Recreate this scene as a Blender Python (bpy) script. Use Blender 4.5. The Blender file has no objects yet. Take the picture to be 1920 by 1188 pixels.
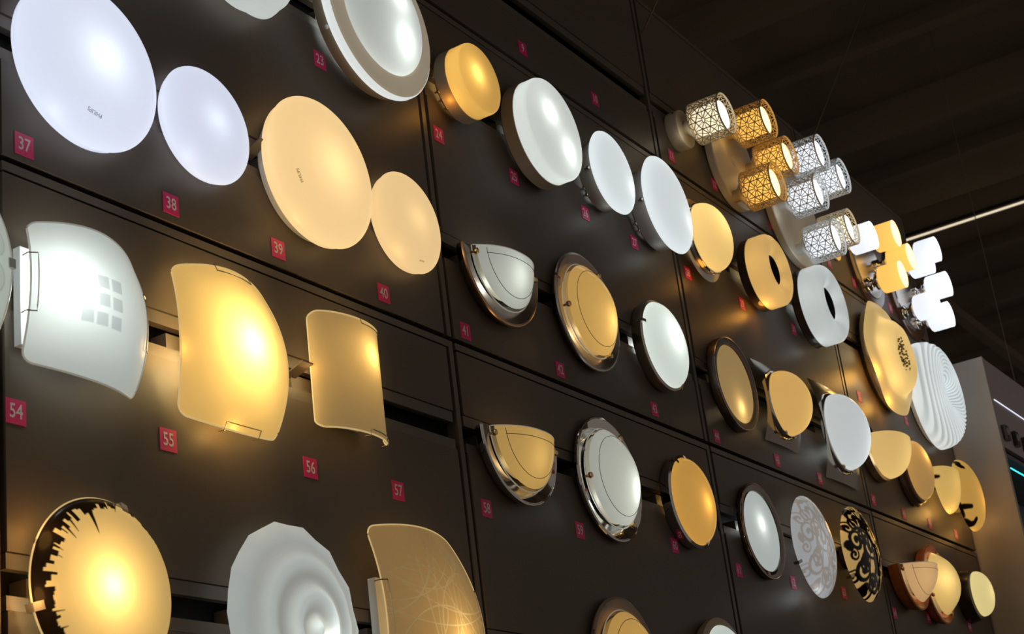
import bpy, bmesh, math, random
import numpy as np
from mathutils import Matrix, Vector
random.seed(7)
SC = bpy.context.scene
COL = SC.collection
PI = math.pi

# ------------------------------------------------------------------ camera
CAM_Z, WALL_Y, FPX = 1.6, 1.9, 3100.0
YAW, PITCH, ROLL = 0.52330576, 0.36238497, -0.12961189
fwd = Vector((math.cos(PITCH)*math.cos(YAW), math.cos(PITCH)*math.sin(YAW), math.sin(PITCH)))
rgt = Vector((math.sin(YAW), -math.cos(YAW), 0)); upv = rgt.cross(fwd)
cr = rgt*math.cos(ROLL) + upv*math.sin(ROLL); cu = -rgt*math.sin(ROLL) + upv*math.cos(ROLL)
cam_d = bpy.data.cameras.new('camera'); cam = bpy.data.objects.new('camera', cam_d); COL.objects.link(cam)
cam_d.sensor_width = 36; cam_d.lens = FPX/1920*36; cam_d.clip_end = 200
cam_d.dof.use_dof = True; cam_d.dof.focus_distance = 3.8; cam_d.dof.aperture_fstop = 12.0
cam.matrix_world = Matrix(((cr.x, cu.x, -fwd.x, 0), (cr.y, cu.y, -fwd.y, 0), (cr.z, cu.z, -fwd.z, CAM_Z), (0, 0, 0, 1)))
SC.camera = cam
def ray(px, py): return cr*((px-960)/FPX) + cu*(-(py-594)/FPX) + fwd
def onwall(px, py, h=0.0):                      # pixel -> (X, Z) on the plane h in front of the wall
    d = ray(px, py); d = d*((WALL_Y-h)/d.y); return d.x, d.z+CAM_Z

# ------------------------------------------------------------------ world, exposure
w = bpy.data.worlds.new('world'); SC.world = w; w.use_nodes = True
w.node_tree.nodes['Background'].inputs[0].default_value = (1.0, 0.88, 0.76, 1)
w.node_tree.nodes['Background'].inputs[1].default_value = 0.165
SC.view_settings.view_transform = 'Standard'; SC.view_settings.look = 'None'
SC.view_settings.exposure = 0.0; SC.view_settings.gamma = 1.0; SC.view_settings.use_curve_mapping = False

# ------------------------------------------------------------------ materials
MATS = {}
def principled(name, col, rough=0.5, metal=0.0, spec=0.5, bump=0.0, bscale=200, var=0.0, vscale=8, coat=0.0):
    if name in MATS: return MATS[name]
    m = bpy.data.materials.new(name); m.use_nodes = True; nt = m.node_tree; b = nt.nodes['Principled BSDF']
    b.inputs['Base Color'].default_value = (*col, 1); b.inputs['Roughness'].default_value = rough
    b.inputs['Metallic'].default_value = metal; b.inputs['Specular IOR Level'].default_value = spec
    b.inputs['Coat Weight'].default_value = coat
    tc = nt.nodes.new('ShaderNodeTexCoord')
    if var:
        n = nt.nodes.new('ShaderNodeTexNoise'); n.inputs['Scale'].default_value = vscale; n.inputs['Detail'].default_value = 4
        nt.links.new(tc.outputs['Object'], n.inputs['Vector'])
        r = nt.nodes.new('ShaderNodeValToRGB')
        r.color_ramp.elements[0].color = (*[c*(1-var) for c in col], 1); r.color_ramp.elements[1].color = (*[min(1, c*(1+var)) for c in col], 1)
        r.color_ramp.elements[0].position = .3; r.color_ramp.elements[1].position = .7
        nt.links.new(n.outputs[0], r.inputs[0]); nt.links.new(r.outputs[0], b.inputs['Base Color'])
    if bump:
        n2 = nt.nodes.new('ShaderNodeTexNoise'); n2.inputs['Scale'].default_value = bscale; n2.inputs['Detail'].default_value = 3
        nt.links.new(tc.outputs['Object'], n2.inputs['Vector'])
        bp = nt.nodes.new('ShaderNodeBump'); bp.inputs['Strength'].default_value = bump; bp.inputs['Distance'].default_value = .002
        nt.links.new(n2.outputs[0], bp.inputs['Height']); nt.links.new(bp.outputs[0], b.inputs['Normal'])
    MATS[name] = m; return m
def frosted(name, col, glow, pcol=None, pglow=None, gloss=0.04, grough=0.25, trans=0.62, tm=0.45):
    """milk glass: scatters light of the bulb behind it (translucent), a little of its own even glow, a thin gloss;
    attribute 'print' mixes in the colour of a printed or etched pattern, or of shade painted into grooves"""
    if name in MATS: return MATS[name]
    m = bpy.data.materials.new(name); m.use_nodes = True; nt = m.node_tree; N = nt.nodes; L = nt.links
    for n in list(N): N.remove(n)
    out = N.new('ShaderNodeOutputMaterial'); at = N.new('ShaderNodeAttribute'); at.attribute_name = 'print'
    def mixc(a, b):
        n = N.new('ShaderNodeMix'); n.data_type = 'RGBA'; n.inputs[6].default_value = (*a, 1); n.inputs[7].default_value = (*b, 1)
        L.new(at.outputs['Fac'], n.inputs[0]); return n.outputs[2]
    pcol = pcol or col; pglow = pglow if pglow is not None else glow
    c = mixc(col, pcol); g = mixc(tuple(x*glow[3] for x in glow[:3]), tuple(x*pglow[3] for x in pglow[:3]))
    df = N.new('ShaderNodeBsdfDiffuse'); tr = N.new('ShaderNodeBsdfTranslucent'); gl = N.new('ShaderNodeBsdfGlossy'); em = N.new('ShaderNodeEmission')
    tmx = N.new('ShaderNodeMix'); tmx.data_type = 'RGBA'; tmx.inputs[0].default_value = 1-tm; tmx.inputs[7].default_value = (0, 0, 0, 1)
    L.new(c, tmx.inputs[6]); L.new(c, df.inputs[0]); L.new(tmx.outputs[2], tr.inputs[0]); L.new(g, em.inputs[0]); gl.inputs['Roughness'].default_value = grough
    mx = N.new('ShaderNodeMixShader'); mx.inputs[0].default_value = trans; L.new(df.outputs[0], mx.inputs[1]); L.new(tr.outputs[0], mx.inputs[2])
    fr = N.new('ShaderNodeFresnel'); fr.inputs[0].default_value = 1.35
    mu = N.new('ShaderNodeMath'); mu.operation = 'MULTIPLY'; mu.inputs[1].default_value = gloss*10; L.new(fr.outputs[0], mu.inputs[0])
    mx2 = N.new('ShaderNodeMixShader'); L.new(mu.outputs[0], mx2.inputs[0]); L.new(mx.outputs[0], mx2.inputs[1]); L.new(gl.outputs[0], mx2.inputs[2])
    ad = N.new('ShaderNodeAddShader'); L.new(mx2.outputs[0], ad.inputs[0]); L.new(em.outputs[0], ad.inputs[1])
    L.new(ad.outputs[0], out.inputs[0]); MATS[name] = m; return m
def clear(name, col=(.95, .95, .95)):
    if name in MATS: return MATS[name]
    m = bpy.data.materials.new(name); m.use_nodes = True; nt = m.node_tree; N = nt.nodes; L = nt.links
    for n in list(N): N.remove(n)
    out = N.new('ShaderNodeOutputMaterial'); t = N.new('ShaderNodeBsdfTransparent'); t.inputs[0].default_value = (*col, 1)
    g = N.new('ShaderNodeBsdfGlossy'); g.inputs['Roughness'].default_value = .05; fr = N.new('ShaderNodeFresnel'); fr.inputs[0].default_value = 1.5
    mx = N.new('ShaderNodeMixShader'); L.new(fr.outputs[0], mx.inputs[0]); L.new(t.outputs[0], mx.inputs[1]); L.new(g.outputs[0], mx.inputs[2])
    L.new(mx.outputs[0], out.inputs[0]); MATS[name] = m; return m
def emitter(name, col, s):
    if name in MATS: return MATS[name]
    m = bpy.data.materials.new(name); m.use_nodes = True; b = m.node_tree.nodes['Principled BSDF']
    b.inputs['Base Color'].default_value = (*col, 1); b.inputs['Emission Color'].default_value = (*col, 1); b.inputs['Emission Strength'].default_value = s
    MATS[name] = m; return m

WALL = principled('brown_black_painted_steel', (.112, .087, .067), .42, 0, .3, bump=.12, bscale=900, var=.06, vscale=3)
STRIP = principled('brown_painted_steel_strip', (.125, .10, .08), .4, 0, .4, bump=.08, bscale=900)
BACK = principled('black_backing', (.006, .005, .005), .8)
PINK = principled('magenta_sticker_paper', (.80, .018, .17), .45, var=.08, vscale=40)
INK = principled('pale_pink_ink', (.86, .72, .72), .6)
CHROME = principled('chrome', (.66, .63, .60), .07, 1)
NICKEL = principled('brushed_nickel', (.62, .56, .5), .28, 1, bump=.05, bscale=300)
RINGB = principled('brushed_brown_steel', (.36, .29, .245), .27, 1, bump=.05, bscale=300)
BRONZE = principled('dark_bronze_metal', (.20, .155, .125), .32, 1, bump=.05, bscale=300)
COPPER = principled('copper_edge', (.75, .42, .22), .2, 1)
BRASS = principled('brass_knob', (.8, .6, .34), .18, 1)
BEIGE = principled('beige_enamel', (.42, .34, .25), .45, bump=.05)
BEIGEG = principled('beige_grained_plastic', (.46, .39, .29), .6, bump=.6, bscale=500)
WHITEP = principled('white_plastic', (.75, .76, .78), .35)
GREYP = principled('grey_plastic', (.35, .34, .34), .4)
DARKB = principled('dark_brown_enamel', (.045, .03, .022), .25, 0, .5)
WOOD = principled('red_brown_wood', (.52, .15, .04), .3, 0, .5, var=.25, vscale=30)
WIRE = principled('chrome_wire', (.8, .76, .7), .12, 1)
PRICE = principled('price_paper', (.62, .58, .52), .5, var=.1, vscale=300)
RED = principled('red_print', (.6, .03, .01), .5)
GREYINK = principled('grey_ink', (.10, .10, .11), .6)
IVORY = principled('ivory_enamel', (.80, .70, .54), .4)
EDGE = frosted('polished_glass_edge', (.9, .9, .86), (1, .95, .85, .10), trans=.5, gloss=.1)

COOL = (.86, .93, 1.0); NEUT = (.93, 1.0, .95); WARM = (1.0, .76, .40); AMBER = (1.0, .60, .17); CREAM = (1.0, .80, .46)
GLOW = .74
def glow(c, s): return (*c, s*GLOW)

# ------------------------------------------------------------------ mesh helpers; local axes of a lamp: x along the wall, z up, out of the wall = -y
class MB:
    def __init__(s): s.v = []; s.f = []; s.pr = []; s.smooth = True
    def add(s, vs, fs, pr=None):
        o = len(s.v); s.v += [tuple(v) for v in vs]; s.f += [tuple(i+o for i in f) for f in fs]
        s.pr += list(pr) if pr is not None else [0.0]*len(vs); return s
    def box(s, x0, x1, h0, h1, z0, z1):
        vs = [(x, -h, z) for x in (x0, x1) for h in (h0, h1) for z in (z0, z1)]
        return s.add(vs, [(0, 1, 3, 2), (4, 6, 7, 5), (0, 4, 5, 1), (2, 3, 7, 6), (0, 2, 6, 4), (1, 5, 7, 3)])
    def lathe(s, prof, n=72, a0=0, a1=2*PI, cx=0, cz=0, mod=None):
        full = abs(a1-a0-2*PI) < 1e-6; m = n if full else n+1
        rows = []; vs = []
        for (r, h) in prof:
            if r < 1e-6: rows.append([len(vs)]); vs.append((cx, -h, cz)); continue
            row = []
            for k in range(m):
                a = a0+(a1-a0)*k/n; rr, hh = (r, h) if mod is None else mod(r, h, a)
                row.append(len(vs)); vs.append((cx+rr*math.cos(a), -hh, cz+rr*math.sin(a)))
            rows.append(row)
        fs = []
        for A, B in zip(rows, rows[1:]):
            for k in range(n):
                k2 = (k+1) % m
                if len(A) == 1: fs.append((A[0], B[k2], B[k]))
                elif len(B) == 1: fs.append((A[k], A[k2], B[0]))
                else: fs.append((A[k], A[k2], B[k2], B[k]))
        return s.add(vs, fs)
    def tube(s, pts, r, n=8, closed=False):
        pts = [Vector(p) for p in pts]; vs = []; N = len(pts)
        for i, p in enumerate(pts):
            a = pts[(i-1) % N] if closed or i > 0 else p; b = pts[(i+1) % N] if closed or i < N-1 else p
            t = (b-a).normalized(); u = t.cross(Vector((0, 0, 1)) if abs(t.z) < .9 else Vector((1, 0, 0))).normalized(); q = t.cross(u)
            rr = r[i] if isinstance(r, (list, tuple)) else r
            for k in range(n): an = 2*PI*k/n; vs.append(p+u*(rr*math.cos(an))+q*(rr*math.sin(an)))
        fs = [((i*n+k), (i*n+(k+1) % n), (((i+1) % N)*n+(k+1) % n), (((i+1) % N)*n+k)) for i in range(N if closed else N-1) for k in range(n)]
        if not closed: fs += [tuple(range(n-1, -1, -1)), tuple((N-1)*n+k for k in range(n))]
        return s.add(vs, fs)
    def ball(s, x, h, z, r, n=12, sq=1.0):
        prof = [(r*math.sin(PI*i/8)+(1e-9), -r*sq*math.cos(PI*i/8)) for i in range(9)]
        o = MB(); o.lathe([(a if 0 < i < 8 else 0, b) for i, (a, b) in enumerate(prof)], n); return s.add([(v[0]+x, v[1]-h, v[2]+z) for v in o.v], o.f)
    def grid(s, fn, na, nb, pr=None):
        A, B = np.meshgrid(np.linspace(-1, 1, na+1), np.linspace(-1, 1, nb+1), indexing='ij')
        X, H, Z = fn(A, B); P = pr(A, B, X, Z) if pr else np.zeros_like(A)
        vs = np.stack([X, -H, Z], -1).reshape(-1, 3).tolist(); m = nb+1
        return s.add(vs, [(i*m+j, (i+1)*m+j, (i+1)*m+j+1, i*m+j+1) for i in range(na) for j in range(nb)], P.ravel().tolist())
    def build(s, name, mat, parent=None, smooth=True, auto=True):
        me = bpy.data.meshes.new(name); me.from_pydata(s.v, [], s.f)
        if any(s.pr):
            at = me.attributes.new('print', 'FLOAT', 'POINT'); at.data.foreach_set('value', np.array(s.pr, 'f'))
        me.materials.append(mat)
        bm = bmesh.new(); bm.from_mesh(me); bmesh.ops.recalc_face_normals(bm, faces=bm.faces); bm.to_mesh(me); bm.free()
        if smooth:
            me.shade_smooth()
            if auto:
                try: me.set_sharp_from_angle(angle=math.radians(40))
                except Exception: pass
        o = bpy.data.objects.new(name, me); COL.objects.link(o)
        if parent is not None: o.parent = parent
        return o
def tag(o, label=None, cat=None, group=None, kind=None):
    for k, v in (('label', label), ('category', cat), ('group', group), ('kind', kind)):
        if v: o[k] = v
    return o
def thing(name, label, cat, X, Z, group=None, Y=WALL_Y):
    o = bpy.data.objects.new(name, None); COL.objects.link(o); o.location = (X, Y, Z); o.empty_display_size = .05
    return tag(o, label, cat, group)
BULB = 3.2
def bulb(parent, x, h, z, P, col, radius=.02):  # serves real bulbs and the added lights outside the lamps
    d = bpy.data.lights.new('bulb_or_added_light', 'POINT'); d.energy = P*BULB; d.color = col; d.shadow_soft_size = radius
    o = bpy.data.objects.new('bulb_or_added_light', d); COL.objects.link(o); o.parent = parent; o.location = (x, -h, z); return o
def dome(r, h0, sag, n=14, p=2.0):
    out = []
    for i in range(n+1):
        a = PI/2*i/n; c = math.cos(a) if i < n else 0
        out.append((r*c**(2/p), h0+sag*math.sin(a)**(2/p)))
    return out
def prof_h(prof, rho):
    for (r0, h0), (r1, h1) in zip(prof, prof[1:]):
        if r1 <= rho <= r0: return h0+(h1-h0)*((r0-rho)/max(1e-9, r0-r1))
    return prof[-1][1]
_txt = {}
def text_mesh(s, size):
    if (s, size) not in _txt:
        c = bpy.data.curves.new('t', 'FONT'); c.body = s; c.size = size; c.align_x = 'CENTER'; c.align_y = 'CENTER'; c.resolution_u = 3; c.offset = size*.012 if s.isdigit() else 0
        o = bpy.data.objects.new('t', c); COL.objects.link(o); bpy.context.view_layer.update()
        me = bpy.data.meshes.new_from_object(o.evaluated_get(bpy.context.evaluated_depsgraph_get()))
        _txt[(s, size)] = ([tuple(v.co) for v in me.vertices], [tuple(p.vertices) for p in me.polygons])
        bpy.data.objects.remove(o); bpy.data.curves.remove(c); bpy.data.meshes.remove(me)
    return _txt[(s, size)]
def text_on(parent, s, size, place, mat, name='lettering', sx=1.0):
    vs, fs = text_mesh(s, size); m = MB(); m.add([place(v[0]*sx, v[1]) for v in vs], fs); return m.build(name, mat, parent, smooth=False)

# signed distance of points to tapered strokes, for printed patterns
def strokes_sdf(X, Z, strokes):
    d = np.full(X.shape, 9.0)
    for st in strokes:
        st = np.asarray(st, float)
        for (x0, z0, w0), (x1, z1, w1) in zip(st[:-1], st[1:]):
            dx, dz = x1-x0, z1-z0; L2 = dx*dx+dz*dz+1e-12
            t = np.clip(((X-x0)*dx+(Z-z0)*dz)/L2, 0, 1)
            d = np.minimum(d, np.hypot(X-x0-t*dx, Z-z0-t*dz)-(w0+(w1-w0)*t))
    return d
def cover(d, s): return np.clip(.5-d/s, 0, 1)

# ------------------------------------------------------------------ the room: wall of panels, ceiling, floor
GX = [.36, 1.689, 3.0153, 4.3539, 5.681, 6.9255]; GZ = [1.045, 1.98, 2.9148, 3.8496, 4.469]
SLOTS = {0: [1.267, 1.715], 1: [2.2015, 2.687], 2: [3.1435, 3.600], 3: [4.050]}
wall = MB().box(GX[0]-.02, GX[-1], -.09, -.055, 0, GZ[-1]).build('wall_left', BACK, None, smooth=False); wall.location = (0, WALL_Y, 0); tag(wall, kind='structure')
lowp = MB().box(GX[0], GX[-1], -.05, 0, .1, 1.04).build('panel', WALL, wall, smooth=False)
MOUNTS = []          # (X, slot Z) filled by the lamps
def build_panels():
    for i in range(5):
        for j in range(4):
            x0, x1, z0, z1 = GX[i]+.005, GX[i+1]-.008, GZ[j]+.004, GZ[j+1]-.008
            pn = bpy.data.objects.new('panel', None); COL.objects.link(pn); pn.parent = wall
            xs = x1-.016; zs = z1-.016         # inner edge of the right and the top strip
            px1 = xs-.014; edges = [z0]
            for s in SLOTS[j]: edges += [s-.0205-.024, s+.0205+.026]
            edges.append(zs-.005)
            for a, b in zip(edges[::2], edges[1::2]):
                if b-a > .01:
                    m = MB().box(x0, px1, -.025, 0, a, b); m.build('plate', WALL, pn, smooth=False)
            for s in SLOTS[j]:
                MB().box(x0, px1, -.02, -.0035, s-.0205-.0225, s-.0205).build('rail', STRIP, pn, smooth=False)
                MB().box(x0, px1, -.02, -.0035, s+.0205, s+.0205+.0245).build('rail', STRIP, pn, smooth=False)
            MB().box(xs, x1, -.03, -.001, z0, z1).build('edge_strip', STRIP, pn, smooth=False)
            MB().box(x0, xs-.001, -.03, -.001, zs, z1).build('edge_strip', STRIP, pn, smooth=False)
            for (hx, hs) in ((2.405, 2.687), (2.325, 3.1435)):
                if x0 < hx < x1 and any(abs(hs-s) < .01 for s in SLOTS[j]):
                    mb = MB(); mb.add([(hx+u, -h-k, hs+.010+h*.35+v) for (u, v) in ((0, 0), (.032, 0), (.032, .003), (0, .003)) for h, k in ((-.02, 0), (.034, 0))], [(0, 2, 3, 1), (2, 4, 5, 3), (4, 6, 7, 5), (6, 0, 1, 7), (0, 6, 4, 2), (1, 3, 5, 7)]); mb.build('hook_tab', STRIP, pn, smooth=False)
            for (mx, ms) in MOUNTS:
                if x0 < mx < x1 and any(abs(ms-s) < .01 for s in SLOTS[j]):
                    a, b = max(x0+.01, mx-.125), min(px1-.01, mx+.10)
                    MB().box(a, b, -.05, -.012, ms-.0195, ms+.012).build('mount_box', STRIP, pn, smooth=False)
CEIL_Z = 7.2
CEILM = principled('dark_ceiling', (.22, .165, .11), .85, var=.25, vscale=.6)
BEAMM = principled('dark_steel_beam', (.22, .17, .115), .7)
ce = MB().box(-8, 45, -14, 4, CEIL_Z, CEIL_Z+.2).build('ceiling', CEILM, None, smooth=False); tag(ce, kind='structure')
fl = MB().box(-8, 45, -14, 4, -.1, 0).build('floor', principled('grey_floor', (.2, .18, .16), .5, var=.1), None, smooth=False); tag(fl, kind='structure')
ribs = 0
for k in range(14):                                     # steel beams across the ceiling, seen faintly
    X = 6.8+k*1.12
    b = MB().box(X-.06, X+.06, -10, 4, CEIL_Z-.26 if k % 2 == 0 else CEIL_Z-.12, CEIL_Z-.001).build('ceiling_beam', BEAMM, ce, smooth=False)
for k in range(5):
    MB().box(5, 22, 1.2-k*2.6, 1.3-k*2.6, CEIL_Z-.36, CEIL_Z-.262).build('ceiling_pipe', BEAMM, ce, smooth=False)

bk = MB().box(28, 28.2, -14, 4, 0, CEIL_Z).build('wall_back', CEILM, None, smooth=False); tag(bk, kind='structure')
# lamp helpers --------------------------------------------------------------
def lamp(name, label, X, Z, group=None, mount=None, cat='lamp'):
    if mount: MOUNTS.append((X, SLOTZ[mount]))
    return thing(name, label, cat, X, Z, group)
SLOTZ = dict(T=4.050, A=3.600, B=3.1435, C=2.687, D=2.2015)
def added_spill(t, r, P, col, ang=220, h=.045):      # added light outside a lamp's rim, no bulb there, for the wall glow
    a = math.radians(ang); bulb(t, r*1.03*math.cos(a), h, r*1.03*math.sin(a), P*.35, col, .03)
def ring_tube(r, h, tr, n=64, a0=0, a1=2*PI, cx=0, cz=0):
    full = abs(a1-a0-2*PI) < 1e-6; N = n if full else n+1
    return MB().tube([(cx+r*math.cos(a0+(a1-a0)*k/n), -h, cz+r*math.sin(a0+(a1-a0)*k/n)) for k in range(N)], tr, 8, full)
def knob(parent, a, r, h, mat=BRASS, s=1.0, name='knob'):
    m = MB(); x, z = r*math.cos(a), r*math.sin(a)
    m.lathe([(0, 0), (.003*s, 0), (.003*s, .008*s), (.0065*s, .010*s), (.0075*s, .014*s), (.006*s, .018*s), (0, .020*s)], 14)
    o = MB(); o.add([(v[0]+x, v[1]-h, v[2]+z) for v in m.v], m.f); return o.build(name, mat, parent)
def clip(parent, a, r, h, mat=CHROME, w=.008, L=.022):
    m = MB(); ca, sa = math.cos(a), math.sin(a)
    def P(u, rr, hh): return (rr*ca-u*sa, -hh, rr*sa+u*ca)
    pts = [(r+.006, h-.012), (r+.007, h+.004), (r-.004, h+.010), (r-L, h+.012)]
    vs = []; 
    for (rr, hh) in pts: vs += [P(-w/2, rr, hh), P(w/2, rr, hh), P(w/2, rr, hh+.002), P(-w/2, rr, hh+.002)]
    fs = [(4*i+k, 4*i+(k+1) % 4, 4*i+4+(k+1) % 4, 4*i+4+k) for i in range(3) for k in range(4)]+[(3, 2, 1, 0), (12, 13, 14, 15)]
    return m.add(vs, fs).build('clip', mat, parent, smooth=False)
def price_tag(parent, a, r, h, w=.012, L=.03, red=True, tilt=0):
    m = MB(); x, z = r*math.cos(a), r*math.sin(a); t = a+PI/2+tilt; c, s = math.cos(t), math.sin(t)
    def P(u, v, k=0): return (x+u*c-v*s, -h-k, z+u*s+v*c)
    m.add([P(-L/2, -w/2), P(L/2, -w/2), P(L/2, w/2), P(-L/2, w/2)], [(0, 1, 2, 3)])
    o = m.build('price_sticker', PRICE, parent, smooth=False)
    if red:
        m = MB(); m.add([P(-L/2, -w/2, .0004), P(-L/4, -w/2, .0004), P(-L/4, w/2, .0004), P(-L/2, w/2, .0004)], [(0, 1, 2, 3)]); m.build('red_print', RED, o, smooth=False)
    return o

# glass kinds ---------------------------------------------------------------
G_COOL = frosted('cool_white_opal', (.82, .86, .93), glow((.80, .84, 1.0), .74))
G_WARM = frosted('warm_opal', (.9, .78, .56), glow((1.0, .71, .36), .72))
G_WHITE = frosted('white_frosted', (.86, .9, .88), glow((.86, .93, .92), .52))
G_WHITE2 = frosted('white_satin', (.86, .9, .9), glow((.84, .91, .93), .86))
G_YEL = frosted('yellow_frosted', (.92, .74, .36), glow((1.0, .62, .16), .30))
G_CREAM = frosted('cream_opal', (.92, .78, .45), glow((1.0, .68, .25), .46))
G_DIMAMB = frosted('dim_amber_frosted', (.85, .66, .33), glow((1.0, .62, .22), .22))
G_SHINY = frosted('yellow_glossy', (.9, .68, .28), glow((1.0, .55, .12), .42), gloss=.09, grough=.08)
G_SHINYW = frosted('white_glossy', (.84, .87, .83), glow((.86, .92, .88), .26), gloss=.09, grough=.08)
RIMC = clear('clear_glass_rim', (.80, .78, .72))

# ---- row B left: four round opal ceiling lights
def opal(X, Z, r, h, label, glass, col, P, logo=None, sag=.32, mount='B'):
    t = lamp('round_wall_light', label, X, Z, 'opal dome lights', mount)
    hb = max(.004, h-.020)
    MB().lathe([(r*.6, 0), (r*.84, .001), (r*.86, hb*.5), (r*.86, hb+.002), (r*.8, hb+.002)], 72).build('base', WHITEP, t)
    pf = dome(r, h+.006, sag*r-.006, 24, 2.05)
    MB().lathe([(r*.85, hb), (r*.925, hb+.001), (r*.962, hb+.007), (r*.985, h+.002)]+pf, 96).build('diffuser', glass, t, auto=False)
    if logo:
        a, rr, size = logo
        def place(u, v):
            # tops of the letters point outwards, the word runs clockwise
            rho = rr+v; ang = a-u/rr
            x, z = rho*math.cos(ang), rho*math.sin(ang); return (x, -(prof_h(pf, rho)+.0012), z)
        text_on(t, 'PHILIPS', size, place, GREYINK, 'logo_lettering')
    bulb(t, 0, h-.002, 0, P*.6, col, .07)
    added_spill(t, r, .035 if col is WARM else .02, (1, .55, .2) if col is WARM else col, 235, .05)
    return t
opal(1.864, 3.1435, .164, .024, 'largest cool white opal dome light, cut off by the top left of the photo', G_COOL, COOL, .42, (math.radians(-100), .118, .0105))
opal(2.177, 3.1435, .121, .016, 'smaller cool white opal dome light above sticker 38', G_COOL, COOL, .22)
opal(2.495, 3.1435, .167, .042, 'large warm peach opal dome light above sticker 39', G_WARM, WARM, .42, (math.radians(207), .125, .0095))
opal(2.836, 3.1435, .121, .020, 'smaller warm peach opal dome light above sticker 40', G_WARM, WARM, .20, (math.radians(-84), .098, .006))

# ---- row A
t = lamp('petal_light', 'white frosted glass light with scalloped lower edge at the top edge of the photo', 2.30, 3.625, None, None)
def petal(r, h, a): return r*(1+.035*abs(math.sin(4.5*a+.4))*(r/.17)), h
MB().lathe(dome(.170, .03, .07, 12), 180, mod=petal).build('glass_bowl', G_WHITE, t, auto=False)
MB().lathe([(.05, 0), (.1, 0), (.1, .03), (.05, .03)], 48).build('base', WHITEP, t); bulb(t, 0, .04, 0, .12, NEUT)

t = lamp('ring_light', 'large round light with grained beige ring around a white dome beside sticker 23', 2.736, 3.613, None, None); MOUNTS.append((2.736, 3.6))
r = .198
MB().lathe([(r*.6, .02), (r*.90, .022), (r*.93, .03), (r*.94, .055), (r*.93, .06)], 96).build('base', BEIGE, t)
MB().lathe([(r*.93, .055), (r*.985, .057), (r, .062), (r*1.0, .074), (r*.985, .079)], 96).build('white_band', G_WHITE2, t)
MB().lathe([(r*.985, .078), (r*.96, .083), (r*.76, .086), (r*.735, .084), (r*.735, .07)], 96).build('beige_ring', frosted('beige_grained_ring', (.5, .42, .31), glow((1., .85, .62), .26), trans=.2), t)  # the ring's low glow stands in for light falling on it
MB().lathe(dome(r*.735, .083, .042, 16, 2.1), 96).build('dome', frosted('ring_light_opal', (.84, .87, .86), glow((.8, .88, .88), .33)), t, auto=False)
MB().ball(r*.93*math.cos(3.62), .045, r*.93*math.sin(3.62), .006).build('screw', WHITEP, t)
bulb(t, .02, .09, .04, .10, NEUT, .02); bulb(t, .035, .09, -.06, .14, NEUT, .02)

def drum(X, r, h, label, glass, base, bl, depth, sag, knobs, col, h0=.012):
    t = lamp('drum_light', label, X, 3.60, None, 'A')
    MB().lathe([(r*.5, h0), (r*.94, h0), (r*1.0, h0+.006), (r*1.005, h), (r*.97, h)], 72).build('base', base, t)
    MB().lathe([(r*.97, h), (r*.995, h+.001), (r, h+depth*.8), (r*.985, h+depth*.93), (r*.95, h+depth), (r*.6, h+depth+sag*.6), (0, h+depth+sag)], 96).build('glass_drum', glass, t, auto=False)
    for a in knobs: knob(t, a, r*.96, h0-.006, BRASS, .8, 'screw')
    for (x, hh, z, P) in bl: bulb(t, x, hh, z, P, col, .014)
    if h0 > .015: added_spill(t, r, .12, (1, .42, .06), 225)
    return t
drum(3.118, .094, .058, 'small yellow glowing drum light beside sticker 24', G_YEL, BEIGE, [(-.018, .078, .004, .10)], .042, .005, (3.6, 3.85, 4.1), (1, .72, .3), .02)
drum(3.486, .145, .054, 'large white drum light with two bright spots beside sticker 25', G_WHITE, BEIGE, [(-.028, .078, .036, .085), (.05, .078, -.05, .085)], .040, .010, (), NEUT)
def disc(X, r, h, label):
    t = lamp('disc_light', label, X, 3.60, 'flat white disc lights', 'A')
    MB().lathe([(r*.5, .014), (r*.78, .014), (r*.82, .020), (r*.82, h-.004), (r*.8, h)], 72).build('base', principled('warm_grey_enamel', (.34, .31, .28), .4), t)
    MB().lathe([(r*.81, h-.008), (r*.96, h-.004), (r, h+.002)]+dome(r*.995, h+.003, r*.15, 14, 2.0), 96).build('glass_disc', G_WHITE2, t, auto=False)
    knob(t, math.radians(188), r*.86, h-.03, CHROME, .9, 'screw')
    for a in (3.75, 3.95): knob(t, a, r*.8, .004, CHROME, 1.0, 'screw')
    bulb(t, r*.62, h-.004, -r*.2, .035, NEUT, .03); added_spill(t, r*.9, .014, NEUT, 262)
    return t
disc(3.838, .125, .069, 'smaller flat white disc light above sticker 26')
disc(4.157, .154, .079, 'larger flat white disc light beside sticker 27')

t = lamp('bowl_light', 'cream glass bowl light on a flared chrome dish beside sticker 28', 4.483, 3.60, None, 'A')
MB().lathe([(.05, .012), (.10, .014), (.136, .030), (.138, .030), (.128, .034), (.116, .038), (.112, .05)], 96).build('chrome_dish', NICKEL, t)
ring_tube(.114, .05, .004, 72).build('chrome_collar', CHROME, t)
MB().lathe([(.106, .05)]+dome(.113, .056, .066, 16, 2.2), 96).build('glass_bowl', G_CREAM, t, auto=False)
bulb(t, .0, .058, .03, .20, CREAM, .03); added_spill(t, .15, .07, (1, .42, .06), 250)

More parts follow.
